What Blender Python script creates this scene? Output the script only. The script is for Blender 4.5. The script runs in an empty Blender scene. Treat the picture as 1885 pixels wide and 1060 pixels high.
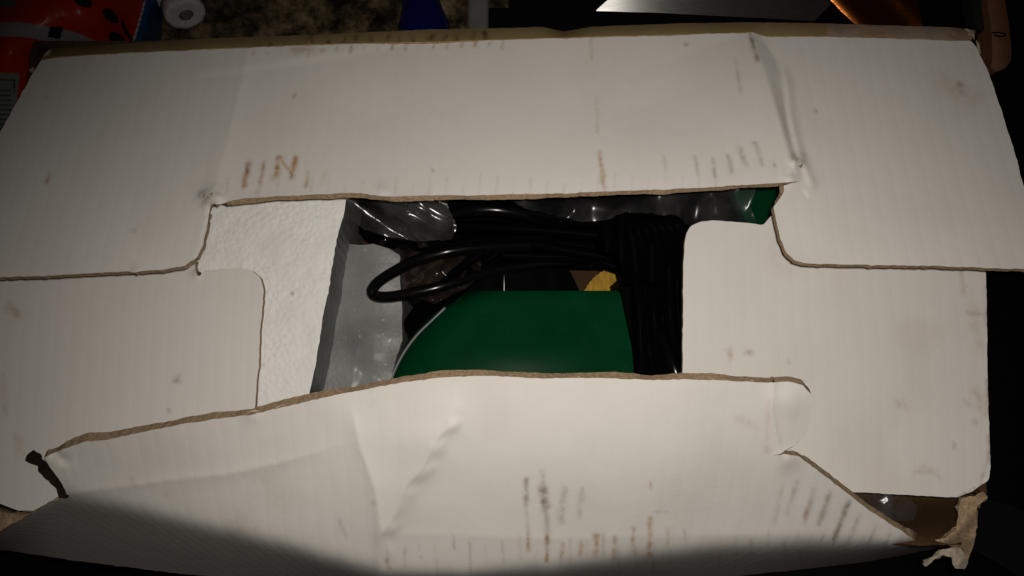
import bpy, math, random
import numpy as np
from mathutils import Vector
from mathutils.geometry import delaunay_2d_cdt

random.seed(7); np.random.seed(7)
SC = bpy.context.scene
COL = SC.collection

# ---------------------------------------------------------------- camera
W, H, FPX = 1885.0, 1060.0, 1450.0
TILT = math.radians(6.0)
HB = 0.170                       # height of the box top above the worktop
CAM = np.array([0.0, 0.0, HB + 0.360])
cam = bpy.data.cameras.new('camera'); camo = bpy.data.objects.new('camera', cam); COL.objects.link(camo)
camo.location = CAM; camo.rotation_euler = (TILT, 0, 0)
cam.sensor_width = 36.0; cam.lens = FPX / W * 36.0; cam.clip_start = 0.01; cam.clip_end = 50
SC.camera = camo
# ---------------------------------------------------------------- world + the phone's flash
wd = bpy.data.worlds.new('World'); SC.world = wd; wd.use_nodes = True
wd.node_tree.nodes['Background'].inputs[0].default_value = (1.0, 0.6, 0.5, 1)
wd.node_tree.nodes['Background'].inputs[1].default_value = 0.0035
fl = bpy.data.lights.new('flash', 'SPOT'); flo = bpy.data.objects.new('flash', fl); COL.objects.link(flo)
fl.energy = 3.92; fl.color = (1.0, 0.948, 0.882); fl.shadow_soft_size = 0.004
fl.spot_size = math.radians(106); fl.spot_blend = 1.0
flo.location = CAM + np.array([0.006, 0.006, 0.004])
_aim = Vector((0.040, -0.050, HB)) - Vector(flo.location)
flo.rotation_euler = _aim.to_track_quat('-Z', 'Y').to_euler()
SC.view_settings.view_transform = 'Standard'; SC.view_settings.look = 'None'
SC.view_settings.exposure = 0.0; SC.view_settings.gamma = 1.0

# ---------------------------------------------------------------- maths helpers
_ct, _st = math.cos(TILT), math.sin(TILT)
def rays(px, py):
    x = (np.asarray(px, float) - W/2)/FPX; y = -(np.asarray(py, float) - H/2)/FPX; z = -np.ones_like(x)
    return np.stack([x, y*_ct - z*_st, y*_st + z*_ct], -1)
def PZ(px, py, z):               # a point seen at (px,py) that stands at height z
    d = rays(px, py); s = (np.asarray(z, float) - CAM[2])/d[..., 2]
    return CAM + d*s[..., None]
def pt(px, py, z): return PZ(np.array([px]), np.array([py]), np.array([z]))[0]

def rbf(cp):                     # thin-plate surface through (px,py,mm above box top)
    c = np.array(cp, float); P = c[:, :2]/1000.0; v = c[:, 2]/1000.0; n = len(P)
    def k(r2): return 0.5*r2*np.log(r2 + 1e-12)
    K = k(((P[:, None]-P[None])**2).sum(-1)) + 1e-5*np.eye(n)
    Q = np.hstack([np.ones((n, 1)), P])
    A = np.block([[K, Q], [Q.T, np.zeros((3, 3))]])
    w = np.linalg.solve(A, np.concatenate([v, np.zeros(3)]))
    def f(px, py):
        q = np.stack([np.asarray(px, float), np.asarray(py, float)], -1)/1000.0
        out = np.empty(len(q))
        for i in range(0, len(q), 20000):
            s = q[i:i+20000]
            out[i:i+20000] = k(((s[:, None]-P[None])**2).sum(-1)) @ w[:n] + w[n] + s @ w[n+1:]
        return out + HB
    return f

_T = np.random.RandomState(3).rand(256, 256)
def vn(x, y, s=1.0, o=0):        # smooth value noise 0..1
    x = np.asarray(x, float)/s + 17.3*o; y = np.asarray(y, float)/s + 9.1*o
    xi = np.floor(x).astype(int); yi = np.floor(y).astype(int); fx = x-xi; fy = y-yi
    fx = fx*fx*(3-2*fx); fy = fy*fy*(3-2*fy)
    g = lambda a, b: _T[a % 256, b % 256]
    return (g(xi, yi)*(1-fx)+g(xi+1, yi)*fx)*(1-fy) + (g(xi, yi+1)*(1-fx)+g(xi+1, yi+1)*fx)*fy
def sstep(a, b, x):
    t = np.clip((x-a)/(b-a), 0, 1); return t*t*(3-2*t)
def sdist(px, py, pts):          # signed distance to a polyline (+ on its right going down the image) and position 0..1
    pts = np.array(pts, float); best = np.full(len(px), 1e9); sg = np.zeros(len(px)); tt = np.zeros(len(px))
    L = np.concatenate([[0], np.cumsum(np.hypot(*np.diff(pts, axis=0).T))])
    for i in range(len(pts)-1):
        a, b = pts[i], pts[i+1]; ab = b-a; l2 = ab@ab
        t = np.clip(((px-a[0])*ab[0]+(py-a[1])*ab[1])/l2, 0, 1)
        dx = px-(a[0]+t*ab[0]); dy = py-(a[1]+t*ab[1]); d = np.hypot(dx, dy)
        m = d < best; best[m] = d[m]; sg[m] = np.sign(ab[1]*dx-ab[0]*dy)[m]; tt[m] = ((L[i]+t*math.sqrt(l2))/L[-1])[m]
    return best*sg, tt
def seg_mask(px, py, segs, seed=0):
    out = np.zeros(len(px))
    for k, (x0, y0, x1, y1, w, s) in enumerate(segs):
        m = (px > min(x0, x1)-4*w) & (px < max(x0, x1)+4*w) & (py > min(y0, y1)-4*w-3) & (py < max(y0, y1)+4*w+3)
        if not m.any(): continue
        x, y = px[m], py[m]; dx, dy = x1-x0, y1-y0; l2 = max(dx*dx+dy*dy, 1e-6)
        t = np.clip(((x-x0)*dx+(y-y0)*dy)/l2, 0, 1)
        d = np.hypot(x-x0-t*dx, y-y0-t*dy)
        n = vn(x, y, 5.0, k+seed)*0.7 + vn(x, y, 11.0, k+seed+5)*0.6
        v = 0.85*s*np.exp(-(d/(w*(0.7+0.9*vn(x, y, 9, k+2))))**2)*np.clip(n*1.4-0.1, 0, 1.2)
        out[m] = np.maximum(out[m], v)
    return np.clip(out, 0, 1)

def outline(pts, step=10.0, jit=0.0, seed=0, smooth=2):
    p = np.array(pts, float); q = []
    n = len(p)
    for i in range(n):
        a, b = p[i], p[(i+1) % n]; m = max(1, int(round(np.hypot(*(b-a))/step)))
        for j in range(m): q.append(a+(b-a)*j/m)
    q = np.array(q)
    for _ in range(smooth):
        r = np.roll(q, -1, 0); q = np.stack([q*0.75+r*0.25, q*0.25+r*0.75], 1).reshape(-1, 2)
        if _ == 0: q = q[np.hypot(*(q-np.roll(q, 1, 0)).T) > 0.4]
    if jit:
        q = q + (np.stack([vn(q[:, 0], q[:, 1], 9, seed), vn(q[:, 0], q[:, 1], 9, seed+3)], 1)-0.5)*2*jit \
              + (np.stack([vn(q[:, 0], q[:, 1], 31, seed+5), vn(q[:, 0], q[:, 1], 31, seed+7)], 1)-0.5)*2*jit
    return q

# ---------------------------------------------------------------- object helpers
def props(o, label=None, cat=None, group=None, kind=None):
    if label: o['label'] = label
    if cat: o['category'] = cat
    if group: o['group'] = group
    if kind: o['kind'] = kind
    return o
def empty(name, loc):
    o = bpy.data.objects.new(name, None); COL.objects.link(o); o.location = loc; o.empty_display_size = 0.02
    return o
def mesh_obj(name, v, f, mats, parent=None, mi=None, smooth=True, attrs=None, cols=None):
    me = bpy.data.meshes.new(name)
    v = np.asarray(v, float)
    if parent is not None: v = v - np.array(parent.matrix_basis.translation if parent.parent is None else
                                            Vector(parent.location)+Vector(parent.parent.location))
    me.from_pydata(v.tolist(), [], [list(map(int, x)) for x in f])
    for m in (mats if isinstance(mats, (list, tuple)) else [mats]): me.materials.append(m)
    if mi is not None: me.polygons.foreach_set('material_index', np.asarray(mi, np.int32))
    if smooth is True: me.polygons.foreach_set('use_smooth', np.ones(len(f), bool))
    elif smooth is not False: me.polygons.foreach_set('use_smooth', np.asarray(smooth, bool))
    for k, a in (attrs or {}).items():
        at = me.attributes.new(k, 'FLOAT', 'POINT'); at.data.foreach_set('value', np.asarray(a, np.float32))
    for k, a in (cols or {}).items():
        at = me.attributes.new(k, 'FLOAT_COLOR', 'POINT')
        c = np.ones((len(v), 4), np.float32); c[:, :3] = a; at.data.foreach_set('color', c.ravel())
    me.update()
    o = bpy.data.objects.new(name, me); COL.objects.link(o)
    if parent is not None: o.parent = parent
    return o
def tri2d(out, sp, jit=0.25):
    x0, y0 = out.min(0); x1, y1 = out.max(0)
    gx = np.arange(x0+sp/2, x1, sp); gy = np.arange(y0+sp/2, y1, sp)
    X, Y = np.meshgrid(gx, gy); X[1::2] += sp/2
    P = np.stack([X.ravel(), Y.ravel()], 1); P += (np.random.rand(*P.shape)-0.5)*sp*jit
    # inside test
    ins = np.zeros(len(P), bool); j = len(out)-1
    for i in range(len(out)):
        a, b = out[i], out[j]; j = i
        if a[1] == b[1]: continue
        c = ((a[1] > P[:, 1]) != (b[1] > P[:, 1])) & (P[:, 0] < (b[0]-a[0])*(P[:, 1]-a[1])/(b[1]-a[1])+a[0])
        ins ^= c
    P = P[ins]
    allp = [Vector(p) for p in np.vstack([out, P]).tolist()]
    n = len(out)
    r = delaunay_2d_cdt(allp, [(i, (i+1) % n) for i in range(n)], [], 0, 1e-4) if False else \
        delaunay_2d_cdt(allp, [], [list(range(n))], 1, 1e-4)
    V = np.array([tuple(p) for p in r[0]]); F = np.array([t for t in r[2] if len(t) == 3], int)
    return V, F
def sheet(name, out, zf, mats, parent=None, sp=6.0, th=0.003, down=False, attr=None, colf=None, smooth=True, edge_m=1, zmin=None, flare=None, taper=(0, 0), shrink=None):
    """A piece of board or film: outline and height give its top face, th its real thickness."""
    V, F = tri2d(out, sp); px, py = V[:, 0], V[:, 1]
    z = zf(px, py) if callable(zf) else np.full(len(px), zf)
    T = PZ(px, py, z)
    fn = np.cross(T[F[:, 1]]-T[F[:, 0]], T[F[:, 2]]-T[F[:, 0]])
    if fn[:, 2].sum() < 0: F = F[:, ::-1]; fn = -fn
    n = np.zeros_like(T)
    for k in range(3): np.add.at(n, F[:, k], fn)
    n /= np.linalg.norm(n, axis=1)[:, None]+1e-15
    if th == 0:
        return mesh_obj(name, T, F, mats[0], parent, None, smooth, attr(px, py) if attr else None, {'print': colf(px, py)} if colf else None)
    if down:
        B = T.copy(); B[:, 2] -= th
        B[:, 0] += taper[0]; B[:, 1] += taper[1]
        if shrink:
            c = T[:, :2].mean(0); B[:, :2] = c+(B[:, :2]-c)*shrink; B[:, 2] = 0.001
        if zmin is not None: B[:, 2] = np.maximum(B[:, 2], zmin)
    else: B = T-n*th
    N = len(T)
    ed = {}
    for a, b, c in F.tolist():
        for e in ((a, b), (b, c), (c, a)): ed[e] = 1
    bd = [e for e in ed if (e[1], e[0]) not in ed]
    # own copies of the rim so that the cut edge is crisp
    ring = sorted({e[0] for e in bd} | {e[1] for e in bd}); ix = {v: i for i, v in enumerate(ring)}; R = len(ring)
    if flare:
        for a, b in bd:
            e = T[b]-T[a]; o = np.array([e[1], -e[0], 0.0]); o /= np.linalg.norm(o)+1e-9
            f = flare(px[a], py[a]) if callable(flare) else flare
            B[a] += o*f*0.5; B[b] += o*f*0.5
    VV = np.vstack([T, B, T[ring], B[ring]])
    sides = [(2*N+ix[b], 2*N+ix[a], 2*N+R+ix[a], 2*N+R+ix[b]) for a, b in bd]
    FF = F.tolist() + (F[:, ::-1]+N).tolist() + sides
    mi = [0]*len(F) + [edge_m]*len(F) + [edge_m]*len(sides)
    at = None
    if attr:
        at = {k: np.concatenate([a, np.zeros(N+2*R)]) for k, a in attr(px, py).items()}
    cl = None
    if colf:
        c = colf(px, py); cl = {'print': np.vstack([c, c, c[ring], c[ring]])}
    return mesh_obj(name, VV, FF, mats, parent, mi, smooth, at, cl)
def cr(pts, n=12):               # Catmull-Rom through points
    p = np.array(pts, float); p = np.vstack([2*p[0]-p[1], p, 2*p[-1]-p[-2]]); o = []
    for i in range(1, len(p)-2):
        for t in np.arange(n)/n:
            a, b, c, d = p[i-1], p[i], p[i+1], p[i+2]
            o.append(0.5*((2*b)+(-a+c)*t+(2*a-5*b+4*c-d)*t*t+(-a+3*b-3*c+d)*t**3))
    o.append(p[-2]); return np.array(o)
def tube(name, path, r, mat, parent=None, ns=14, n=12, sq=1.0):
    P = cr(path, n); T = np.gradient(P, axis=0); T /= np.linalg.norm(T, axis=1)[:, None]
    up = np.array([0.13, 0.2, 1.0]); N = np.cross(T, up); N /= np.linalg.norm(N, axis=1)[:, None]; Bn = np.cross(N, T)
    rr = np.full(len(P), r) if np.isscalar(r) else np.interp(np.linspace(0, 1, len(P)), np.linspace(0, 1, len(r)), r)
    a = np.linspace(0, 2*math.pi, ns, endpoint=False)
    V = (P[:, None]+rr[:, None, None]*(np.cos(a)[None, :, None]*N[:, None]+sq*np.sin(a)[None, :, None]*Bn[:, None])).reshape(-1, 3)
    F = [(i*ns+j, i*ns+(j+1) % ns, (i+1)*ns+(j+1) % ns, (i+1)*ns+j) for i in range(len(P)-1) for j in range(ns)]
    F += [list(range(ns))[::-1], [(len(P)-1)*ns+j for j in range(ns)]]
    return mesh_obj(name, V, F, mat, parent)
def lathe(name, prof, o, ax, mat, parent=None, ns=40, rag=0.0):
    ax = np.array(ax, float); ax /= np.linalg.norm(ax); u = np.cross(ax, [0.3, 0.1, 1.0]); u /= np.linalg.norm(u); w = np.cross(ax, u)
    a = np.linspace(0, 2*math.pi, ns, endpoint=False)
    V = []; 
    rj = 1+rag*(np.random.rand(ns)-.5)
    for t, r in prof: V += [np.array(o)+ax*t+r*q*(math.cos(b)*u+math.sin(b)*w) for b, q in zip(a, rj)]
    F = [(i*ns+j, i*ns+(j+1) % ns, (i+1)*ns+(j+1) % ns, (i+1)*ns+j) for i in range(len(prof)-1) for j in range(ns)]
    return mesh_obj(name, V, F, mat, parent)
def slab(name, x0, x1, y0, y1, z0, z1, mat, parent=None, bev=0.0):
    b = bev
    ring = lambda i, z: [(x0+i, y0+i, z), (x1-i, y0+i, z), (x1-i, y1-i, z), (x0+i, y1-i, z)]
    V = ring(0, z0)+ring(0, z1-b)+(ring(b, z1) if b else [])
    F = [(3, 2, 1, 0)]; L = 2 if b else 1
    for k in range(L):
        for j in range(4): F.append((k*4+j, k*4+(j+1) % 4, (k+1)*4+(j+1) % 4, (k+1)*4+j))
    F.append((L*4, L*4+1, L*4+2, L*4+3))
    return mesh_obj(name, V, F, mat, parent, smooth=False)

# ---------------------------------------------------------------- materials
class NT:
    def __init__(s, name):
        s.m = bpy.data.materials.new(name); s.m.use_nodes = True; s.t = s.m.node_tree; s.b = s.t.nodes['Principled BSDF']
        s.out = s.t.nodes['Material Output']
    def n(s, typ, **kw):
        x = s.t.nodes.new(typ)
        for k, v in kw.items():
            if k.startswith('i_'):
                key = k[2:]; key = int(key) if key.isdigit() else key.replace('_', ' ')
                x.inputs[key].default_value = v
            else: setattr(x, k, v)
        return x
    def l(s, a, b): s.t.links.new(a, b)
    def set(s, **kw):
        for k, v in kw.items(): s.b.inputs[k.replace('_', ' ')].default_value = v
        return s
    def noise(s, scale, detail=4, rough=0.55, coord='Object', dist=0.0):
        c = s.n('ShaderNodeTexCoord'); x = s.n('ShaderNodeTexNoise', i_Scale=scale, i_Detail=detail, i_Roughness=rough, i_Distortion=dist)
        s.l(c.outputs[coord], x.inputs['Vector']); return x
    def ramp(s, src, stops):
        r = s.n('ShaderNodeValToRGB'); e = r.color_ramp.elements
        while len(e) < len(stops): e.new(0.5)
        for k, (p, c) in enumerate(stops): e[k].position = p; e[k].color = (*c, 1) if len(c) == 3 else c
        s.l(src, r.inputs[0]); return r
    def mix(s, fac, a, b, mode='MIX'):
        x = s.n('ShaderNodeMix', data_type='RGBA', blend_type=mode)
        for v, k in ((fac, 0), (a, 6), (b, 7)):
            if hasattr(v, 'is_output'): s.l(v, x.inputs[k])
            else: x.inputs[k].default_value = v if k == 0 else (*v, 1)
        return x.outputs[2]
    def math(s, op, a, b=0.0):
        x = s.n('ShaderNodeMath', operation=op)
        for i, v in enumerate((a, b)):
            if hasattr(v, 'is_output'): s.l(v, x.inputs[i])
            else: x.inputs[i].default_value = v
        return x.outputs[0]
    def bump(s, h, strength, dist=0.001, prev=None):
        b = s.n('ShaderNodeBump', i_Strength=strength, i_Distance=dist); s.l(h, b.inputs['Height'])
        if prev: s.l(prev.outputs[0], b.inputs['Normal'])
        s.l(b.outputs[0], s.b.inputs['Normal']); return b

def mat_card():
    k = NT('white_cardboard')
    n1 = k.noise(14, 5); n2 = k.noise(160, 4); n3 = k.noise(900, 2)
    base = k.ramp(n1.outputs[0], [(0.3, (0.705, 0.672, 0.624)), (0.6, (0.742, 0.71, 0.664)), (0.8, (0.725, 0.684, 0.63))])
    c = k.mix(k.math('MULTIPLY', n2.outputs[0], 0.10), base.outputs[0], (0.52, 0.46, 0.37))
    g = k.n('ShaderNodeAttribute', attribute_name='grime'); r = k.n('ShaderNodeAttribute', attribute_name='rust')
    c = k.mix(g.outputs['Fac'], c, (0.15, 0.098, 0.055))
    rc = k.ramp(n2.outputs[0], [(0.35, (0.22, 0.085, 0.02)), (0.65, (0.48, 0.24, 0.06))])
    c = k.mix(r.outputs['Fac'], c, rc.outputs[0])
    k.l(c, k.b.inputs['Base Color'])
    k.set(Roughness=0.62); k.b.inputs['Specular IOR Level'].default_value = 0.25
    tc = k.n('ShaderNodeTexCoord'); sep = k.n('ShaderNodeSeparateXYZ'); k.l(tc.outputs['Object'], sep.inputs[0])
    wob = k.math('MULTIPLY', n1.outputs[0], 0.004)
    ph = k.math('MULTIPLY', k.math('ADD', sep.outputs[0], wob), 2*math.pi/0.0074)
    fl_ = k.math('MULTIPLY', k.math('POWER', k.math('ABSOLUTE', k.math('SINE', k.math('MULTIPLY', ph, 0.5))), 0.6), k.math('ADD', n1.outputs[0], 0.3))
    b = k.bump(fl_, 0.34, 0.00022)
    b = k.bump(n2.outputs[0], 0.25, 0.0005, b); k.bump(n3.outputs[0], 0.12, 0.0002, b)
    return k.m
def mat_kraft(name='kraft_board', a=(0.25, 0.16, 0.09), b_=(0.54, 0.40, 0.26)):
    k = NT(name); n = k.noise(700, 5, 0.7); n2 = k.noise(60, 3)
    c = k.ramp(n.outputs[0], [(0.3, a), (0.7, b_)])
    c = k.mix(k.math('MULTIPLY', n2.outputs[0], 0.45), c.outputs[0], tuple(v*0.8 for v in a))
    k.l(c, k.b.inputs['Base Color']); k.set(Roughness=0.85); k.b.inputs['Specular IOR Level'].default_value = 0.15
    k.bump(n.outputs[0], 0.6, 0.0006); return k.m
def mat_tape():
    k = NT('packing_tape'); n = k.noise(25, 4)
    c = k.ramp(n.outputs[0], [(0.3, (0.33, 0.235, 0.105)), (0.7, (0.42, 0.32, 0.155))])
    r = k.n('ShaderNodeAttribute', attribute_name='rust')
    c = k.mix(r.outputs['Fac'], c.outputs[0], (0.09, 0.03, 0.012))
    k.l(c, k.b.inputs['Base Color']); k.set(Roughness=0.38); k.bump(k.noise(300, 3).outputs[0], 0.15, 0.0004); return k.m
def mat_foam():
    k = NT('polystyrene_foam'); tc = k.n('ShaderNodeTexCoord')
    v = k.n('ShaderNodeTexVoronoi', i_Scale=400.0); k.l(tc.outputs['Object'], v.inputs['Vector'])
    n = k.noise(40, 4)
    c = k.ramp(n.outputs[0], [(0.3, (0.82, 0.805, 0.77)), (0.7, (0.89, 0.875, 0.845))])
    g = k.n('ShaderNodeAttribute', attribute_name='grime'); c = k.mix(g.outputs['Fac'], c.outputs[0], (0.08, 0.07, 0.06))
    k.l(c, k.b.inputs['Base Color']); k.set(Roughness=0.7)
    mask = k.ramp(n.outputs[0], [(0.35, (0.4,)*3), (0.65, (1,)*3)])
    h = k.math('MULTIPLY', v.outputs['Distance'], mask.outputs[0])
    b = k.bump(h, 0.6, 0.0010); b.invert = True; k.bump(k.noise(120, 3).outputs[0], 0.10, 0.001, b); return k.m
def simple(name, col, rough=0.5, metal=0.0, nscale=None, namp=0.15, bump=0.0, spec=0.5, coat=0.0):
    k = NT(name)
    if nscale:
        n = k.noise(nscale, 4)
        c = k.ramp(n.outputs[0], [(0.3, tuple(v*(1-namp) for v in col)), (0.7, tuple(min(1, v*(1+namp)) for v in col))])
        k.l(c.outputs[0], k.b.inputs['Base Color'])
        if bump: k.bump(n.outputs[0], bump, 0.0006)
    else: k.b.inputs['Base Color'].default_value = (*col, 1)
    k.set(Roughness=rough, Metallic=metal); k.b.inputs['Specular IOR Level'].default_value = spec
    k.b.inputs['Coat Weight'].default_value = coat
    return k.m
def mat_film(name, tint=(0.5, 0.5, 0.5), haze=0.10, gloss=0.16, rough=0.16):
    k = NT(name)
    tr = k.n('ShaderNodeBsdfTransparent'); gl = k.n('ShaderNodeBsdfGlossy', i_Roughness=rough); df = k.n('ShaderNodeBsdfDiffuse')
    df.inputs[0].default_value = (*tint, 1); gl.inputs[0].default_value = (1, 1, 1, 1)
    n = k.noise(38, 3, 0.5); r = k.ramp(n.outputs[0], [(0.42, (0.15,)*3), (0.68, (1,)*3)])
    m1 = k.n('ShaderNodeMixShader'); h = k.math('MULTIPLY', r.outputs[0], haze); k.l(h, m1.inputs[0])
    k.l(tr.outputs[0], m1.inputs[1]); k.l(df.outputs[0], m1.inputs[2])
    m2 = k.n('ShaderNodeMixShader'); m2.inputs[0].default_value = gloss
    k.l(m1.outputs[0], m2.inputs[1]); k.l(gl.outputs[0], m2.inputs[2]); k.l(m2.outputs[0], k.out.inputs[0]); return k.m
def mat_print(name, rough=0.35):
    k = NT(name); a = k.n('ShaderNodeAttribute', attribute_name='print'); k.l(a.outputs['Color'], k.b.inputs['Base Color'])
    k.set(Roughness=rough); k.b.inputs['Specular IOR Level'].default_value = 0.2; k.bump(k.noise(45, 4).outputs[0], 0.3, 0.002); return k.m
def mat_granite():
    k = NT('granite'); n = k.noise(95, 8, 0.72); n2 = k.noise(38, 5, 0.6); tc = k.n('ShaderNodeTexCoord')
    v = k.n('ShaderNodeTexVoronoi', i_Scale=170.0); k.l(tc.outputs['Object'], v.inputs['Vector'])
    c = k.ramp(n.outputs[0], [(0.28, (0.014, 0.011, 0.007)), (0.43, (0.075, 0.051, 0.029)), (0.56, (0.21, 0.15, 0.085)), (0.75, (0.40, 0.31, 0.20))])
    d = k.ramp(n2.outputs[0], [(0.38, (0.12,)*3), (0.58, (1,)*3)])
    c = k.mix(1.0, c.outputs[0], d.outputs[0], 'MULTIPLY')
    k.l(c, k.b.inputs['Base Color']); k.set(Roughness=0.28); return k.m
def mat_brushed(name, col, rough):
    k = NT(name); tc = k.n('ShaderNodeTexCoord'); mp = k.n('ShaderNodeMapping'); mp.inputs['Scale'].default_value = (90, 2600, 400)
    k.l(tc.outputs['Object'], mp.inputs[0]); n = k.n('ShaderNodeTexNoise', i_Scale=1.0, i_Detail=3); k.l(mp.outputs[0], n.inputs['Vector'])
    k.b.inputs['Base Color'].default_value = (*col, 1); k.set(Metallic=1.0)
    r = k.math('ADD', k.math('MULTIPLY', n.outputs[0], 0.16), rough-0.08); k.l(r, k.b.inputs['Roughness'])
    k.bump(n.outputs[0], 0.12, 0.0003); return k.m
def mat_yellow():
    k = NT('yellow_fibre'); tc = k.n('ShaderNodeTexCoord'); mp = k.n('ShaderNodeMapping'); mp.inputs['Scale'].default_value = (500, 120, 200); mp.inputs['Rotation'].default_value = (0, 0, 0.6)
    k.l(tc.outputs['Object'], mp.inputs[0]); n = k.n('ShaderNodeTexNoise', i_Scale=1.0, i_Detail=5); k.l(mp.outputs[0], n.inputs['Vector'])
    c = k.ramp(n.outputs[0], [(0.3, (0.29, 0.15, 0.010)), (0.7, (0.52, 0.31, 0.025))]); k.l(c.outputs[0], k.b.inputs['Base Color'])
    k.set(Roughness=0.8); k.bump(n.outputs[0], 0.5, 0.0008); return k.m

M_CARD, M_KRAFT, M_TAPE, M_FOAM = mat_card(), mat_kraft(), mat_tape(), mat_foam()
M_KIN = mat_kraft('shaded_kraft_inside', (0.05, 0.026, 0.012), (0.10, 0.054, 0.024))  # darker copy of the kraft, the interior's shade put into its colour
M_PAPER = simple('torn_paper', (0.33, 0.28, 0.21), 0.9, nscale=500, namp=0.2, bump=0.4)
def mat_green():
    k = NT('green_enamel'); n = k.noise(70, 4); d = k.noise(260, 5, 0.7); big = k.noise(22, 2)
    c = k.ramp(n.outputs[0], [(0.3, (0.0001, 0.034, 0.0105)), (0.7, (0.0001, 0.043, 0.0135))])
    du = k.ramp(k.math('MULTIPLY', d.outputs[0], big.outputs[0]), [(0.33, (0,)*3), (0.46, (1,)*3)])
    k.l(k.mix(k.math('MULTIPLY', du.outputs[0], 0.02), c.outputs[0], (0.25, 0.30, 0.28)), k.b.inputs['Base Color'])
    k.set(Roughness=0.35); k.b.inputs['Specular IOR Level'].default_value = 0.025; return k.m
M_GREEN = mat_green()
M_RIM = simple('grey_rim', (0.12, 0.125, 0.12), 0.4, metal=0.3)
M_CORD = simple('black_rubber', (0.0022, 0.0022, 0.0024), 0.24, spec=0.5)
M_CORDM = simple('matt_black_rubber', (0.0016, 0.0016, 0.0018), 0.35, spec=0.004)
M_BLACK = simple('black_plastic', (0.0016, 0.0016, 0.0016), 0.5, spec=0.01)
M_FILM = mat_film('clear_bag', (0.5, 0.5, 0.5), 0.16, 0.11, 0.26); M_FILM2 = mat_film('thin_film', (0.42, 0.42, 0.43), 0.09, 0.05, 0.26)
M_FILM3 = mat_film('brown_tinted_bag', (0.36, 0.24, 0.17), 0.10, 0.06, 0.10)
M_LEDGE = NT('film_covered_foam')
M_GRAN = mat_granite(); M_GLASS = simple('black_glass', (0.003, 0.003, 0.003), 0.35, spec=0.25)
M_STEEL = mat_brushed('brushed_steel', (0.62, 0.61, 0.58), 0.44); M_COPPER = mat_brushed('copper', (0.72, 0.22, 0.055), 0.27)
M_BAG = mat_print('printed_bag', 0.3); M_WHITE = simple('roll_paper', (0.58, 0.54, 0.53), 0.8, nscale=300, namp=0.15, bump=0.3)
M_CORE = simple('roll_core', (0.14, 0.11, 0.09), 0.9, nscale=600, namp=0.5, bump=0.6)
M_BLUE = simple('blue_plastic', (0.003, 0.005, 0.085), 0.28); M_TRIM = simple('grey_trim', (0.16, 0.16, 0.145), 0.45, nscale=50)
M_WOOD = simple('brown_wood', (0.20, 0.085, 0.045), 0.6, nscale=90, namp=0.25); M_DKGREY = simple('dark_grey', (0.02, 0.021, 0.02), 0.5)
M_RAIL = simple('rail_metal', (0.010, 0.010, 0.011), 0.42, metal=0.4); M_LINE = simple('edge_highlight', (0.35, 0.33, 0.31), 0.35, metal=1.0)
M_FSIDE = simple('shaded_film_foam_side', (0.25, 0.255, 0.23), 0.45, nscale=220, namp=0.3, bump=0.5); M_YEL = mat_yellow(); M_FLOOR = simple('floor', (0.02, 0.015, 0.012), 0.7)  # foam side: film wrap, with grazing shade also put into its darker colour
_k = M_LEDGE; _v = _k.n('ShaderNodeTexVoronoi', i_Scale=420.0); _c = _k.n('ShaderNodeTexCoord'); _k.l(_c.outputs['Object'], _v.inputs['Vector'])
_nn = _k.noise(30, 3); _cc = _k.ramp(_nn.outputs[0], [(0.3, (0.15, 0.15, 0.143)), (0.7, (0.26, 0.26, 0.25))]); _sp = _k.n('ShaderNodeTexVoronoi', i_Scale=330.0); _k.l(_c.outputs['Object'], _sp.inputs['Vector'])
_glint = _k.ramp(_sp.outputs['Distance'], [(0.10, (1,)*3), (0.24, (0,)*3)]); _few = _k.ramp(_k.noise(130, 2).outputs[0], [(0.52, (0,)*3), (0.62, (1,)*3)])
_k.l(_k.mix(_k.math('MULTIPLY', _k.math('MULTIPLY', _glint.outputs[0], _few.outputs[0]), 0.55), _cc.outputs[0], (0.62, 0.62, 0.6)), _k.b.inputs['Base Color'])  # sparse pale dots paint the film's tiny glints into the colour
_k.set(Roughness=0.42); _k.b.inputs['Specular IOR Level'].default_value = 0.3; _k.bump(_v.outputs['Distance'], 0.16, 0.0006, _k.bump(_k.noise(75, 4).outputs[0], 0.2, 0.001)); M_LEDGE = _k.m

# ---------------------------------------------------------------- the setting
cf = pt(-15, 930, HB)[1]; cb = pt(900, 62, HB)[1]; xl = pt(-15, 930, HB)[0]; xr = pt(1818, 700, HB)[0]
trim0 = pt(860, 25, 0.004)[0]; trim1 = pt(899, 25, 0.004)[0]
props(slab('floor', -2.5, 2.5, -2.5, 2.5, -0.92, -0.90, M_FLOOR), kind='structure')
props(slab('granite_worktop', -1.1, trim0, cf+0.035, 0.75, -0.03, 0.0, M_GRAN, bev=0.002), kind='structure')
props(slab('granite_strip', trim1, pt(936, 0, 0.004)[0]+0.02, pt(936, 14, 0.0)[1], 0.75, -0.03, -0.001, M_GRAN), kind='structure')

rng = empty('cooktop', (0.3, 0.1, -0.03))
gz = 0.003
g0 = pt(936, 14, gz)
def poly_slab(name, pts, z0, z1, mat, parent):
    n = len(pts); V = [(x, y, z0) for x, y in pts]+[(x, y, z1) for x, y in pts]
    F = [list(range(n))[::-1], list(range(n, 2*n))]+[(i, (i+1) % n, n+(i+1) % n, n+i) for i in range(n)]
    return mesh_obj(name, V, F, mat, parent, smooth=False)
poly_slab('glass_top', [(trim1+0.0005, cf-0.10), (0.75, cf-0.10), (0.75, 0.7), (g0[0], 0.7), (g0[0], g0[1]), (trim1+0.0005, g0[1])], -0.028, gz, M_GLASS, rng)
slab('side_trim', trim0+0.0005, trim1, cf-0.10, 0.7, -0.028, 0.006, M_TRIM, rng, bev=0.0015)
props(rng, 'black glass cooktop with grey side trim, under and to the right of the box', 'cooktop')
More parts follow.
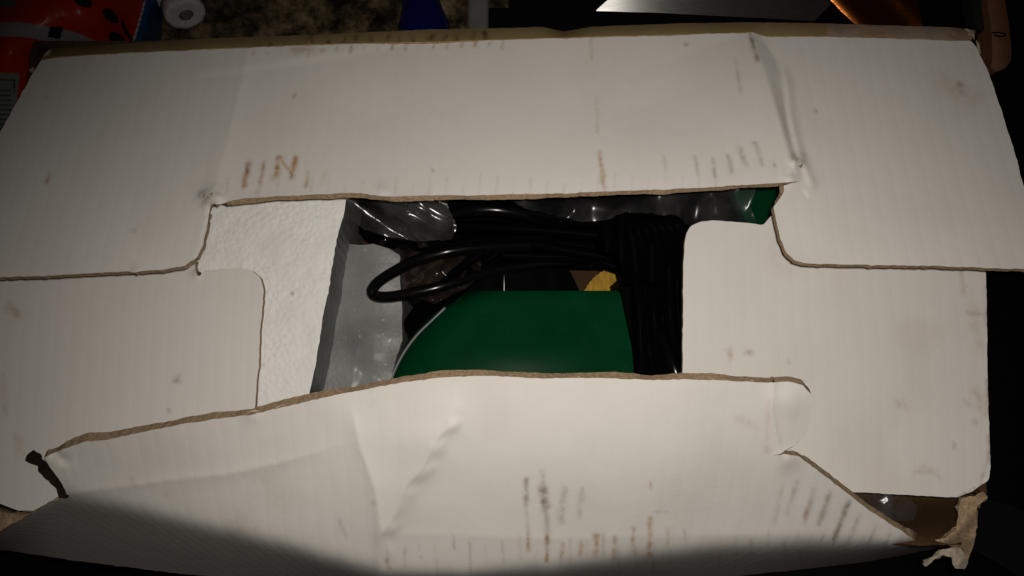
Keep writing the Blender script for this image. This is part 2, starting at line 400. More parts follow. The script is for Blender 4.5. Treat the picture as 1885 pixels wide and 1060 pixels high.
# front rail, lower right
def rail():
    a, b = pt(1700, 950, 0.02), pt(1960, 1104, 0.02)
    o = sheet('front_rail', outline([(1690, 948), (1793, 1008), (1885, 1062), (1990, 1122), (1990, 985), (1860, 930), (1760, 905)], 20), 0.018,
              [M_RAIL, M_RAIL], rng, sp=25, th=0.014, down=True)
    tube('edge_highlight', [pt(1700, 954, 0.0185), pt(1793, 1009, 0.0185), pt(1885, 1063, 0.0185), pt(1960, 1107, 0.0185)], 0.0004, M_LINE, rng, ns=6, n=4)  # thin bright tube added to draw the highlight along the rail
rail()

# ---------------------------------------------------------------- the cardboard box
box = empty('cardboard_box', (0.5*(xl+xr), 0.5*(cf+cb), 0.0065))
TH = 0.003
Z = lambda dz: HB + dz/1000.0
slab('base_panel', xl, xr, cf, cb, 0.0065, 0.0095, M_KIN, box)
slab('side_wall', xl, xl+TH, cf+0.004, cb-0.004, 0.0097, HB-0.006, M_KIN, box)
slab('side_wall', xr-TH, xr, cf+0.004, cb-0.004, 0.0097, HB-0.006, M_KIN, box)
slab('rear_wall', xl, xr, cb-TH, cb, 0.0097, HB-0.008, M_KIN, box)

# back flap --------------------------------------------------------------
crease = [(74, 112), (110, 105), (250, 97), (400, 90), (600, 82), (800, 78), (960, 72), (1050, 70), (1090, 68), (1200, 66), (1360, 61), (1384, 60), (1410, 67), (1522, 68), (1650, 71), (1788, 76)]
topln = [(90, 89), (250, 77), (400, 70), (600, 63), (800, 54), (900, 52), (1000, 50), (1038, 58), (1090, 49), (1250, 43), (1380, 41), (1522, 43), (1650, 47), (1750, 50), (1797, 56)]
bf = crease + [(1800, 92), (1817, 128), (1838, 185), (1866, 275), (1888, 355), (1900, 430), (1906, 498),
     (1885, 495), (1700, 489), (1612, 488), (1604, 490), (1598, 487), (1480, 485), (1462, 479), (1447, 463), (1437, 438), (1430, 408), (1424, 380),
     (1434, 366), (1444, 350), (1441, 341), (1474, 334), (1440, 336), (1345, 342), (1200, 349), (1060, 355), (870, 359), (705, 361), (692, 359), (655, 355), (630, 355), (560, 359),
     (470, 363), (430, 368), (402, 377), (390, 375), (387, 382), (382, 412), (373, 452), (363, 474), (340, 489), (300, 496), (258, 499), (247, 503), (238, 499), (150, 504), (0, 511), (-130, 517),
     (-95, 430), (-40, 320), (0, 243), (40, 170)]
zb = rbf([(x, y, 0) for x, y in crease[::2]] + [(-130, 517, 36), (0, 511, 35), (200, 502, 34), (363, 474, 32), (390, 375, 24), (560, 359, 28), (800, 359, 30), (1060, 355, 30), (1300, 345, 28), (1440, 338, 24),
          (1440, 440, 29), (1480, 485, 33), (1700, 489, 34), (1906, 498, 34), (1850, 220, 11), (20, 200, 10), (700, 200, 9), (1200, 200, 10)])
CL = [(458, 92), (440, 170), (415, 270), (388, 372)]
CR_ = [(1382, 55), (1408, 125), (1436, 215), (1456, 285), (1478, 340)]
def z_back(px, py):
    z = zb(px, py)
    d, t = sdist(px, py, CL)
    z += 0.0016*np.exp(-np.abs(d)/26.0)*(d > 0) + 0.0016*np.exp(-np.abs(d)/60.0)*(d <= 0)
    d, t = sdist(px, py, CR_)
    amp = 0.0050*np.sin(np.clip(t, 0, 1)*math.pi*0.93+0.22)
    near = sstep(400, 330, py)
    wdt = 10+16*np.exp(-((py-135)/60)**2)
    z += amp*near*(1-np.clip((d+2)/(wdt+2), 0, 1))*np.exp(-np.clip(-d, 0, None)/150.0)
    z += 0.0012*near*np.exp(-((d-wdt-6)/8)**2)*sstep(110, 160, py)
    d, t = sdist(px, py, [(340, 142), (480, 124), (560, 112), (700, 88), (740, 78)])
    z += 0.0006*sstep(-9, 9, d)*sstep(330, 400, px)*sstep(780, 700, px)
    # crumpled lips of the tears
    for cx, cy, r, a in ((392, 368, 22, .0025), (378, 362, 10, .0022), (1466, 296, 12, .0028), (1455, 328, 14, .0014), (705, 350, 12, .0010), (250, 499, 8, .0010)):
        z += a*np.exp(-((px-cx)**2+(py-cy)**2)/r**2)*(0.5+vn(px, py, 7, 4))
    z += 0.0011*np.exp(-np.abs(py-372)/16.0)*(px > 395)*(px < 800)
    z += 0.0010*(vn(px, py, 190, 1)-0.5) + 0.0002*(vn(px, py, 55, 2)-0.5)
    return z
rust_b = [(457, 300, 449, 343, 4.2, 1), (487, 298, 478, 338, 3.2, .9), (480, 338, 473, 356, 3, .3), (514, 290, 506, 328, 4.5, 1), (516, 292, 540, 325, 2.2, .7), (544, 290, 536, 328, 4.2, 1), (567, 315, 563, 345, 3, .7), (600, 318, 592, 336, 4, .25),
          (1087, 62, 1089, 108, 2.2, .6), (1097, 180, 1100, 240, 3.5, .2), (1103, 280, 1106, 300, 3, .7), (1107, 300, 1112, 345, 3.8, .75), (85, 336, 91, 320, 3, .7), (540, 92, 575, 88, 7, .4), (1735, 150, 1790, 185, 16, .18)]
grime_b = [(1280, 290, 1285, 322, 3, .4), (1312, 293, 1316, 325, 3, .5), (1340, 287, 1347, 318, 3.5, .55), (1364, 275, 1374, 305, 4, .6), (1393, 268, 1403, 305, 3.5, .5), (1222, 287, 1226, 315, 4, .25), (1389, 263, 1391, 264, 3, .7), (1425, 300, 1426, 304, 3, .4),
           (1355, 110, 1363, 172, 2.5, .35), (1766, 155, 1768, 157, 4, .9), (1760, 158, 1775, 172, 5, .25), (1501, 203, 1502, 205, 2.6, .7), (246, 424, 248, 425, 3, .35), (540, 180, 545, 168, 2, .5), (1097, 235, 1100, 242, 3.5, .4), (1258, 80, 1264, 83, 2.2, .6), (795, 312, 797, 314, 2.5, .5), (1380, 62, 1395, 110, 3.5, .8), (1460, 288, 1478, 302, 5, .55), (378, 362, 392, 378, 6, .5), (87, 178, 88, 180, 2.2, .5)]
for i in range(19):
    x = 468+i*25.5; y = 95-i*1.05
    rust_b.append((x, y+random.uniform(-3, 2), x-2, y+random.uniform(3, 11), random.uniform(1.6, 3), random.uniform(.3, .9)))
for i in range(30):
    x = 420+i*31; grime_b.append((x, random.uniform(320, 338), x-3, 356, 1.6, random.uniform(.1, .28)))
flap_b = sheet('back_flap', outline(bf, 8, 0.75, 1), z_back, [M_CARD, M_KRAFT], box, sp=4.2, th=0.0025, flare=lambda x, y: 0.0005*(0.2+1.6*float(vn(x, y, 40, 2))) if y < 370 and y > 300 else 0.0,
      attr=lambda x, y: {'rust': seg_mask(x, y, rust_b), 'grime': np.maximum(seg_mask(x, y, grime_b, 9), 0.03*sstep(0.62, 0.9, vn(x, y, 90, 6)))})

# hinge strip behind the back flap, with its brown tape
def z_hinge(px, py):
    cy = np.interp(px, [p[0] for p in crease], [p[1] for p in crease]); ty = np.interp(px, [p[0] for p in topln], [p[1] for p in topln])
    t = np.clip((cy-py)/(cy-ty), -0.2, 1.2)
    return HB - 0.0002 - 0.0055*t - 0.004*np.clip(t, 0, 2)**2 - 0.002*np.exp(-((px-1040)/25)**2)*t
hs = [(x, y-0.6) for x, y in crease] + topln[::-1]
rust_t = []
for i in range(17):
    x = 470+i*26.5; y = 88-i*1.2
    rust_t.append((x, y+2, x+random.uniform(-3, 9), y-random.uniform(4, 13), random.uniform(2, 4), random.uniform(.5, 1)))
rust_t += [(455, 90, 480, 86, 3.5, .9), (560, 80, 572, 66, 3, .6)]
sheet('hinge_strip', outline(hs, 6, 0.5, 3), z_hinge, [M_CARD, M_KRAFT], box, sp=6, th=0.0022,
      attr=lambda x, y: {'rust': np.clip(0.42+0.35*vn(x, y, 40, 3), 0, 1), 'grime': 0.15+0.2*vn(x, y, 25, 5)})
tl = [(x, y-1.2) for x, y in crease if x < 1522] + [(1522, 66.5), (1523, 43.5)] + [p for p in topln[::-1] if p[0] < 1522]
tl[0] = (80, 109)
sheet('packing_tape', outline(tl, 6, 0.4, 5, 1), lambda x, y: z_hinge(x, y)+0.0004, [M_TAPE, M_TAPE], box, sp=4.2, th=0.0002,
      attr=lambda x, y: {'rust': np.maximum(seg_mask(x, y, rust_t, 4), 0.45*sstep(420, 100, x)*vn(x, y, 30, 2))})

# minor flaps --------------------------------------------------------------
lf = [(-16, 465), (200, 465), (362, 480), (359, 488), (362, 507), (369, 508), (376, 498), (410, 494), (440, 493), (463, 498), (479, 512), (486, 535), (484, 560), (480, 600), (476, 680), (474, 690), (469, 755), (462, 830), (440, 900), (300, 915), (150, 906), (112, 912), (62, 940), (34, 940), (-8, 924), (-16, 900), (-16, 700)]
zl = rbf([(-16, 465, -1), (-16, 930, -1), (480, 520, -3), (465, 760, -3), (240, 700, -2), (300, 915, -5), (200, 470, -4)])
grime_l = [(324, 699, 327, 702, 4.5, 1), (330, 690, 331, 697, 1.5, .6), (365, 500, 376, 497, 2.5, .7), (311, 756, 313, 758, 2.5, .5), (20, 560, 30, 580, 7, .2)]
sheet('side_flap', outline(lf, 8, 0.7, 11), lambda x, y: zl(x, y)+0.0009*(vn(x, y, 120, 3)-.5)+.0018*np.exp(-((x-362)**2+(y-503)**2)/60.), [M_CARD, M_KRAFT], box, sp=6, th=TH,
      attr=lambda x, y: {'rust': seg_mask(x, y, [(15, 570, 30, 575, 8, .35), (30, 800, 38, 830, 8, .2), (5, 690, 10, 760, 6, .25)], 3), 'grime': seg_mask(x, y, grime_l, 2)})
rf = [(1257, 600), (1258, 500), (1260, 450), (1264, 428), (1272, 415), (1288, 408), (1310, 406), (1372, 410), (1400, 414), (1406, 413), (1422, 394), (1440, 385), (1700, 420), (1812, 430), (1815, 500), (1817, 600), (1818, 700), (1821, 800), (1823, 860), (1820, 883), (1806, 893), (1790, 905), (1764, 915), (1740, 915), (1565, 905), (1460, 900), (1256, 890), (1256, 700)]
zr = rbf([(1257, 600, -4), (1280, 420, -4), (1406, 413, -3.4), (1815, 500, 0), (1820, 850, 0), (1600, 700, -1), (1565, 905, -3), (1256, 890, -6), (1760, 915, -2)])
grime_r = [(1345, 640, 1344, 660, 3, .3), (1371, 649, 1384, 651, 3, .85), (1378, 646, 1380, 648, 2.5, .7), (1450, 665, 1452, 667, 2.5, .3), (1648, 735, 1655, 747, 3, .3), (1793, 776, 1795, 778, 3, .6), (1755, 815, 1756, 825, 2.4, .4), (1720, 870, 1732, 882, 3, .3), (1780, 575, 1806, 577, 2.5, .45), (1775, 735, 1783, 745, 4, .35),
           (1815, 530, 1816, 600, 3, .35), (1818, 700, 1820, 760, 3.5, .6), (1820, 800, 1821, 850, 3, .5), (1766, 914, 1806, 892, 1.6, .6), (1806, 890, 1816, 850, 1.6, .5)]
sheet('side_flap', outline(rf, 8, 0.6, 15), lambda x, y: zr(x, y)+0.0010*(vn(x, y, 130, 8)-.5)+.0016*sstep(0, 30, (x-1700)*.55+(y-915)*.83-33), [M_CARD, M_KRAFT], box, sp=5, th=TH,
      attr=lambda x, y: {'rust': np.maximum(seg_mask(x, y, [(1690, 868, 1712, 866, 7, .4), (1660, 738, 1668, 750, 6, .25), (1768, 500, 1775, 540, 4, .35), (1790, 560, 1805, 640, 9, .25), (1420, 470, 1445, 500, 14, .12), (1340, 645, 1345, 655, 4, .3), (1795, 720, 1815, 760, 9, .3)], 6), 0.10*sstep(0.55, 0.9, vn(x, y, 70, 3))*sstep(1300, 1750, x)),
                         'grime': seg_mask(x, y, grime_r, 5)})

# front flap --------------------------------------------------------------
ff = [(80, 843), (97, 834), (120, 825), (160, 812), (200, 808), (350, 778), (470, 762), (560, 740), (640, 722), (740, 704), (830, 693), (900, 692), (1000, 697), (1100, 695), (1200, 699), (1300, 699), (1400, 704), (1455, 702), (1478, 708), (1492, 725), (1496, 745), (1490, 788), (1474, 808), (1460, 822), (1446, 828), (1440, 834),
      (1424, 839), (1444, 836), (1470, 840), (1500, 862), (1555, 905), (1610, 946), (1660, 978), (1695, 1000),
      (1738, 1000), (1738, 1006), (1600, 1034), (1330, 1064), (1000, 1090), (700, 1096), (350, 1058), (200, 1040), (0, 1012), (-40, 1010), (-40, 1000), (0, 979), (60, 945), (100, 921), (118, 917), (123, 914),
      (121, 904), (112, 887), (100, 869), (90, 857)]
zff = rbf([(64, 845, 13), (116, 917, 4), (200, 932, 3), (350, 970, 2), (560, 1026, 0), (700, 1068, -4), (850, 1070, -4), (1000, 1058, -2), (1200, 1024, 0), (1500, 1010, 0), (1695, 1000, 0),
           (120, 825, 16), (350, 778, 27), (560, 740, 35), (740, 704, 41), (830, 693, 43), (1000, 697, 44), (1200, 699, 44), (1400, 704, 43), (1492, 735, 40), (1488, 790, 33), (1440, 836, 28), (1555, 905, 16), (1640, 965, 6),
           (1000, 870, 28), (1250, 870, 27), (700, 880, 24), (420, 880, 16), (1000, 980, 11), (1300, 960, 10)])
hl = [(-40, 1000), (0, 978), (60, 944), (100, 920), (118, 916), (200, 932), (350, 970), (560, 1026), (700, 1066), (850, 1068), (1000, 1062), (1100, 1050), (1200, 1033), (1300, 1022), (1500, 1016), (1640, 1010), (1700, 1001), (1748, 1000)]
sl = [(-40, 1012), (0, 1014), (200, 1042), (350, 1060), (700, 1098), (1000, 1092), (1330, 1066), (1600, 1036), (1738, 1008)]
RIDGE = [(838, 690), (836, 735), (822, 785), (792, 830), (772, 860), (748, 900), (730, 935), (704, 985), (700, 1060)]
def z_front(px, py):
    z = zff(px, py)
    d, t = sdist(px, py, RIDGE)
    d = d + 3.5*np.sin(py/14.0)*sstep(720, 790, py)*sstep(1020, 960, py)
    a = 0.0048*sstep(700, 820, py)*(1-0.35*sstep(930, 1000, py))
    z += a*np.where(d > 0, np.exp(-np.clip(d, 0, None)/26.0), np.exp(-np.clip(-d, 0, None)/75.0))
    z += 0.0012*np.exp(-((d-12)/11)**2)*(0.5+0.5*np.sin(py/7.0+4*vn(px, py, 60, 9)))*(0.3+1.2*vn(px, py, 45, 6))*sstep(730, 790, py)
    d2, t = sdist(px, py, [(640, 715), (662, 820), (690, 900), (704, 985)])
    z += 0.0020*np.exp(-np.abs(d2)/22.0)*sstep(730, 800, py)
    d3, t = sdist(px, py, [(100, 912), (300, 885), (420, 872), (520, 850), (640, 815)])
    z += 0.0016*np.exp(-np.abs(d3)/16.0)*sstep(680, 500, px)
    d4, t = sdist(px, py, [(704, 985), (780, 983), (1000, 992), (1300, 985), (1640, 985)])
    z += 0.0009*np.exp(-np.abs(d4)/30.0)*sstep(1660, 1500, px)*(px > 690)
    d5, t = sdist(px, py, [(1424, 700), (1420, 760), (1436, 836)])
    z += 0.0012*np.exp(-np.abs(d5)/7.0)
    z += 0.0022*np.exp(-((px-1450)**2+(py-846)**2)/340.) + 0.0016*np.exp(-((px-1450)**2+(py-740)**2)/900.)
    z += 0.004*np.exp(-((px-90)**2+(py-850)**2)/1500.)*(vn(px, py, 16, 2)-.3)
    for cx in (465, 1100, 700): z += 0.0012*np.exp(-((px-cx)**2+(py-765)**2)/250.)*(cx == 465)
    z += 0.0013*(vn(px, py, 170, 4)-0.5) + 0.0003*(vn(px, py, 48, 5)-0.5)
    hy = np.interp(px, *zip(*hl)); sy = np.maximum(np.interp(px, *zip(*sl)), hy+5)
    hy = hy+8*(vn(px, 0*px, 120, 3)-.5)+3*(vn(px, 0*px, 33, 7)-.5); sy = np.maximum(sy, hy+5)
    t = (py-hy)/(sy-hy); w = np.clip(8.0/(sy-hy), 0.06, 0.25)
    zh = np.interp(px, [0, 118, 350, 700, 1000, 1300, 1740], [-.004, .003, .002, -.004, -.002, 0, 0])+HB
    below = sstep(0.0, 0.5, t)
    z = z*(1-below)+zh*below
    return z-0.145*w*np.logaddexp(0, t/w)
rust_f = [(972, 990, 972, 1010, 3.2, 1), (1007, 985, 1007, 1032, 3.5, .9), (1035, 1000, 1034, 1036, 4, .6), (1070, 998, 1068, 1022, 4, .7), (1098, 985, 1097, 1020, 5, .9), (1131, 990, 1130, 1030, 4, .6), (1166, 972, 1164, 1018, 3.5, .7), (1197, 955, 1195, 1020, 3.8, .75), (1230, 975, 1228, 1005, 3, .3), (1198, 888, 1198, 900, 2, .5),
          (1487, 935, 1482, 950, 3.5, .6), (480, 880, 520, 920, 22, .12), (430, 960, 450, 975, 22, .12), (712, 1030, 716, 1045, 3.5, .6), (245, 890, 240, 880, 5, .25), (305, 910, 307, 916, 4, .2), (1414, 740, 1412, 830, 5, .22), (1360, 772, 1392, 785, 6, .25)]
grime_f = [(970, 885, 968, 930, 4.5, .75), (968, 925, 972, 985, 3.5, .35), (998, 868, 1000, 900, 5, .35), (999, 900, 1003, 935, 7, .8), (1004, 935, 1008, 985, 5, .4), (1038, 902, 1035, 960, 6, .45), (1072, 900, 1066, 950, 5, .3), (1206, 943, 1232, 940, 1.6, .55),
           (1467, 888, 1450, 945, 4, .35), (1498, 905, 1480, 960, 4.5, .5), (1528, 905, 1508, 965, 4.5, .5), (1562, 925, 1535, 992, 4.5, .75), (1582, 950, 1560, 1000, 4, .4), (1612, 970, 1598, 1000, 3.5, .4), (1440, 900, 1425, 960, 4, .2), (705, 983, 720, 981, 3, .3), (686, 925, 688, 928, 4, .4), (625, 960, 632, 975, 3.5, .35), (625, 967, 640, 990, 3, .2), (684, 745, 680, 700, 6, .12)]
for i in range(26):
    x = 712+i*30.5; y = 990+random.uniform(-20, 25); grime_f.append((x+random.uniform(-4, 4), y, x+2, y+random.uniform(20, 60), random.uniform(1.8, 3), random.uniform(.08, .35)))
for i in range(9):
    x = 1470+i*24; grime_f.append((x, 985, x-10, 1006, 2.4, random.uniform(.15, .4)))
sheet('front_flap', outline(ff, 8, 0.9, 21), z_front, [M_CARD, M_KRAFT], box, sp=4.2, th=0.0032, flare=lambda x, y: 0.0015*float(np.interp(x, [60, 300, 600, 800, 1500], [1.5, .9, 1.0, .7, .6]))*(0.35+1.3*float(vn(x, y, 55, 4))) if y < 850 and x < 1485 else (0.001 if x > 1430 and y < 1000 else 0.0),
      attr=lambda x, y: {'rust': seg_mask(x, y, rust_f, 7), 'grime': np.maximum(seg_mask(x, y, grime_f, 12), .03*sstep(.6, .9, vn(x, y, 80, 2)))})

# front wall: bowed skirt below the flap's fold, then straight down
xs = np.arange(-40, 1735, 12.0); sy = np.interp(xs, *zip(*sl))-3
top = PZ(xs, sy, z_front(xs, sy)-0.0035); top[:, 1] += 0.003
rows = []
for dz in (0.0, 0.4, 0.75, 1.0):
    r = top.copy(); r[:, 2] = top[:, 2]+(0.0098-top[:, 2])*dz; r[:, 1] = top[:, 1]+(cf-0.002-top[:, 1])*dz**1.4; rows.append(r)
R = np.array(rows); m, n = R.shape[:2]; N = m*n
VV = np.vstack([R.reshape(-1, 3), R.reshape(-1, 3)+np.array([0, 0.003, 0])]); FF = []
for i in range(m-1):
    for j in range(n-1):
        a, b, c, d = i*n+j, i*n+j+1, (i+1)*n+j+1, (i+1)*n+j
        FF += [(a, d, c, b), (N+a, N+b, N+c, N+d)]
for j in range(n-1): FF += [(j, j+1, N+j+1, N+j), ((m-1)*n+j+1, (m-1)*n+j, N+(m-1)*n+j, N+(m-1)*n+j+1)]
for i in range(m-1): FF += [(i*n, N+i*n, N+(i+1)*n, (i+1)*n), (i*n+n-1, (i+1)*n+n-1, N+(i+1)*n+n-1, N+i*n+n-1)]
mesh_obj('front_wall', VV, FF, [M_KRAFT], box)
# inside of the front corner seen through the gap, torn corner and its peeled paper
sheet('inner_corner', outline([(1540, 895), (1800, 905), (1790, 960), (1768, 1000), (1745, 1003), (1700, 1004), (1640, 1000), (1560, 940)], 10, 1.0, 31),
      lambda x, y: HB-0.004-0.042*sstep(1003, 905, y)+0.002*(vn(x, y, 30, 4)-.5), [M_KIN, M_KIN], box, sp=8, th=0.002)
sheet('torn_corner', outline([(1770, 917), (1796, 912), (1812, 905), (1818, 915), (1808, 926), (1800, 930), (1801, 955), (1797, 985), (1788, 1015), (1780, 1040), (1772, 1022), (1745, 1001), (1722, 995), (1738, 990), (1758, 975), (1764, 950)], 6, 1.6, 33),
      lambda x, y: HB-0.004-0.012*sstep(985, 1040, y)+0.0035*np.exp(-((x-1755)*.7+(y-980)*.7)**2/160.)+0.0025*(vn(x, y, 14, 4)-.5), [M_KRAFT, M_KRAFT], box, sp=4, th=0.0025)
sheet('peeled_paper', outline([(1750, 1008), (1768, 1010), (1778, 1022), (1782, 1035), (1774, 1047), (1758, 1046), (1752, 1036), (1752, 1026), (1738, 1022), (1722, 1028), (1712, 1038), (1705, 1044), (1699, 1041), (1703, 1034), (1718, 1024), (1734, 1012)], 5, 1.2, 35),
      lambda x, y: HB-0.001+0.004*np.exp(-((x-1766)**2+(y-1030)**2)/500.)+0.002*(vn(x, y, 9, 6)-.5), [M_PAPER, M_PAPER], box, sp=3.5, th=0.0012)
sheet('torn_corner', outline([(-30, 932), (0, 942), (30, 947), (58, 945), (20, 966), (-30, 995)], 6, 1.2, 39), lambda x, y: HB-0.008+0.002*(vn(x, y, 14, 4)-.5), [M_KRAFT, M_KRAFT], box, sp=5, th=0.0025)
def scrap(pts, z, amp, seed):
    sheet('peeled_paper', outline(pts, 4, 1.2, seed), lambda x, y: z+amp*(vn(x, y, 7, seed)-.2), [M_PAPER, M_KRAFT], box, sp=3, th=0.0009)
scrap([(369, 362), (380, 355), (392, 357), (399, 366), (401, 377), (390, 372), (381, 379), (371, 376)], HB+0.0245, 0.004, 41)
scrap([(1458, 287), (1463, 285), (1470, 294), (1479, 299), (1475, 305), (1467, 305), (1460, 297)], HB+0.0215, 0.003, 43)
scrap([(78, 110), (84, 98), (90, 91), (94, 92), (88, 103), (81, 112)], HB-0.003, 0.002, 45)
scrap([(52, 128), (60, 123), (64, 126), (57, 133)], HB-0.001, 0.002, 46)
scrap([(1776, 52), (1790, 55), (1795, 66), (1793, 74), (1788, 64)], HB-0.005, 0.002, 47)
scrap([(1797, 72), (1804, 84), (1807, 99), (1802, 97), (1797, 84)], HB-0.004, 0.002, 48)
M_TORN = mat_kraft('unlit_torn_board', (0.012, 0.006, 0.004), (0.035, 0.017, 0.011))  # near-black colour stands in for the torn edge's unlit side
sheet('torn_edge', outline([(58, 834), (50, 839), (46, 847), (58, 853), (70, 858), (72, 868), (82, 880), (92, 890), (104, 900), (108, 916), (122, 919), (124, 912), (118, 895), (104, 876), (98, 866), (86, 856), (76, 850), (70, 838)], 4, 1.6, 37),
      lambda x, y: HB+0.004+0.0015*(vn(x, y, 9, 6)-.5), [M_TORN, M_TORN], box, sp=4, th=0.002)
rr_ = random.Random(5)
def fray(path, zf, n, sgn, seed):
    P = np.array(path, float); L = np.concatenate([[0], np.cumsum(np.hypot(*np.diff(P, axis=0).T))])
    for k in range(n):
        u = rr_.uniform(0.02, .97)*L[-1]; l = rr_.uniform(10, 38); h = rr_.uniform(2.0, 4.5)
        q = [np.array([np.interp(u+d, L, P[:, 0]), np.interp(u+d, L, P[:, 1])]) for d in (0, l*.35, l*.7, l)]
        pts = q + [q[2]+(rr_.uniform(-3, 3), sgn*h), q[1]+(rr_.uniform(-3, 3), sgn*h*rr_.uniform(.4, 1))]
        sheet('paper_fray', outline(pts, 3, 0.8, seed+k), lambda x, y: zf(x, y)-0.0006-0.001*vn(x, y, 6, seed+k), [M_FRAY, M_FRAY], box, sp=3, th=0.0004)
M_FRAY = simple('frayed_liner', (0.50, 0.42, 0.31), 0.9, nscale=700, namp=0.3, bump=0.5)
fray([(470, 361), (560, 357), (655, 353), (870, 357), (1200, 347), (1420, 336)], z_back, 16, 1, 300)
fray([(110, 830), (350, 780), (560, 742), (740, 706), (830, 695), (1100, 697), (1440, 704)], z_front, 18, -1, 400)
fray([(1480, 848), (1555, 908), (1660, 980)], z_front, 4, -1, 500)
props(box, 'white cardboard box with torn rust-stained flaps, opened from the top', 'box')

# ---------------------------------------------------------------- what lies in the box
foam = empty('foam_block', pt(500, 560, 0.0097))
fo = [(200, 340), (400, 335), (645, 335), (639, 362), (632, 400), (624, 425), (616, 465), (610, 500), (604, 540), (597, 570), (592, 600), (586, 640), (579, 680), (570, 725), (560, 800), (540, 860), (200, 860)]
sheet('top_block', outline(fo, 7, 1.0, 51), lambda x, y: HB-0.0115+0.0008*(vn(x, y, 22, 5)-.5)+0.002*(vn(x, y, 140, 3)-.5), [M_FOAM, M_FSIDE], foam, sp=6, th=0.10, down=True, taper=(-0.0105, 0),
      attr=lambda x, y: {'grime': seg_mask(x, y, [(538, 538, 539, 541, 2.6, .8)], 2), 'rust': 0*x})
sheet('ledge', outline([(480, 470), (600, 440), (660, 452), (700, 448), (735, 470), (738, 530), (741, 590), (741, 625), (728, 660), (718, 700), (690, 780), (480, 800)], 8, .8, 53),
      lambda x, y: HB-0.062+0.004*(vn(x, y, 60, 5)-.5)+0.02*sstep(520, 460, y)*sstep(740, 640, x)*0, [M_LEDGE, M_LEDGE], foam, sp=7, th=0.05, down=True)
props(foam, 'white polystyrene packing foam beside the green tool, under the left flaps', 'foam')

tool = empty('power_tool', pt(980, 620, 0.0097))
gz0 = HB-0.060
def z_green(px, py):
    lx = np.interp(py, [535, 560, 590, 625, 660, 700, 800], [868, 815, 782, 752, 731, 714, 690])
    d = np.clip((px-lx)/70.0, 0, 1)
    z = gz0-0.016*(1-np.sqrt(np.clip(1-(1-d)**2, 0, 1)))
    z += 0.006*np.exp(-((px-960)/230)**2)*sstep(535, 680, py)
    return z - 0.002*np.exp(-(py-534)/5.0) - 0.003*np.exp(-(1170-px)/6.0)*0
sheet('housing', outline([(868, 535), (1000, 535), (1139, 535), (1150, 560), (1162, 600), (1168, 640), (1169, 700), (1168, 800), (690, 800), (714, 700), (731, 660), (752, 625), (782, 590), (815, 560), (845, 543)], 10, 0, 1, 1), z_green, [M_GREEN, M_GREEN], tool, sp=8, th=0.07, down=True)
tube('rim', [pt(820, 566, gz0-.006), pt(795, 590, gz0-.006), pt(770, 614, gz0-.006), pt(748, 642, gz0-.006), pt(732, 670, gz0-.006), pt(720, 700, gz0-.006), pt(705, 760, gz0-.006)], 0.0010, M_RIM, tool, ns=10)
sheet('base_plate', outline([(1340, 320), (1470, 320), (1480, 420), (1400, 440), (1375, 410), (1356, 370)], 10, 0, 1, 1), lambda x, y: HB-0.075+0.0*x, [M_GREEN, M_GREEN], tool, sp=14, th=0.08, down=True, zmin=0.0097)
a = np.linspace(0, 2*math.pi, 120, endpoint=False); rr = 82+1.2*(np.arange(120) % 2)
sheet('disc', np.stack([1150+rr*np.cos(a), 571+rr*np.sin(a)], 1), HB-0.095, [M_YEL, M_YEL], tool, sp=8, th=0.003, down=True)
lathe('arbor', [(0, 0.014), (0.04, 0.014), (0.042, 0.006), (0.05, 0.006)], pt(1150, 571, HB-0.142), (0, 0, 1), M_BLACK, tool, ns=24)
sheet('motor_end', outline([(870, 470), (1010, 462), (1050, 500), (1072, 545), (1060, 600), (870, 600), (862, 540)], 10), lambda x, y: HB-0.082+0.004*(vn(x, y, 40, 2)-.5), [M_BLACK, M_BLACK], tool, sp=10, th=0.07, down=True)
sheet('cavity_fill', outline([(650, 300), (1330, 300), (1350, 360), (1400, 440), (1260, 470), (900, 470), (880, 560), (752, 560), (742, 470), (660, 430)], 12), lambda x, y: HB-0.088+0.006*np.sin(x/90.0), [M_BLACK, M_BLACK], tool, sp=14, th=0.07, down=True, zmin=0.0097)  # black block added to darken the cavity behind cords and film
tube('tool_edge', [pt(928, 500, HB-.070), pt(928, 515, HB-.069), pt(928, 542, HB-.069)], 0.0006, M_LINE, tool, ns=8)  # thin bright rod added for the pale line of a metal tool edge
props(tool, 'dark green enamelled power tool with a yellow disc inside the box', 'power tool')

cord = empty('cable_coil', pt(1180, 560, 0.05))
def strand(pts, r=0.0031, name='strand', mat=None):
    return tube(name, [pt(x, y, HB+z/1000.0) for x, y, z in pts], r, mat or M_CORDM, cord)
# the big loop on the left
strand([(1150, 470, -66), (1060, 452, -57), (980, 451, -50), (900, 454, -42), (850, 459, -37.5), (812, 466, -36), (760, 482, -39), (706, 512, -47), (686, 532, -50), (692, 545, -50), (722, 546, -46.5), (785, 534, -44), (830, 522, -46), (900, 500, -55), (990, 485, -64), (1090, 480, -70)], 0.0030, 'cord_loop', M_CORD)
strand([(690, 440, -52), (740, 452, -52), (820, 452, -50), (900, 440, -48), (1000, 436, -44), (1150, 430, -40)], 0.0026)
strand([(800, 396, -50), (850, 389, -37), (905, 386, -33), (960, 394, -36), (1060, 418, -48), (1140, 415, -52), (1200, 420, -52)], 0.0032, mat=M_CORD)
strand([(820, 372, -40), (900, 378, -38), (990, 394, -36), (1080, 408, -34), (1160, 402, -32)], 0.0032)
strand([(830, 418, -42), (900, 418, -40), (1000, 424, -38), (1090, 432, -36), (1160, 440, -34)], 0.0031)
strand([(860, 352, -46), (950, 372, -44), (1050, 396, -42), (1130, 404, -40)], 0.0032)
strand([(850, 436, -52), (930, 440, -50), (1050, 462, -48), (1130, 475, -46)], 0.0031)
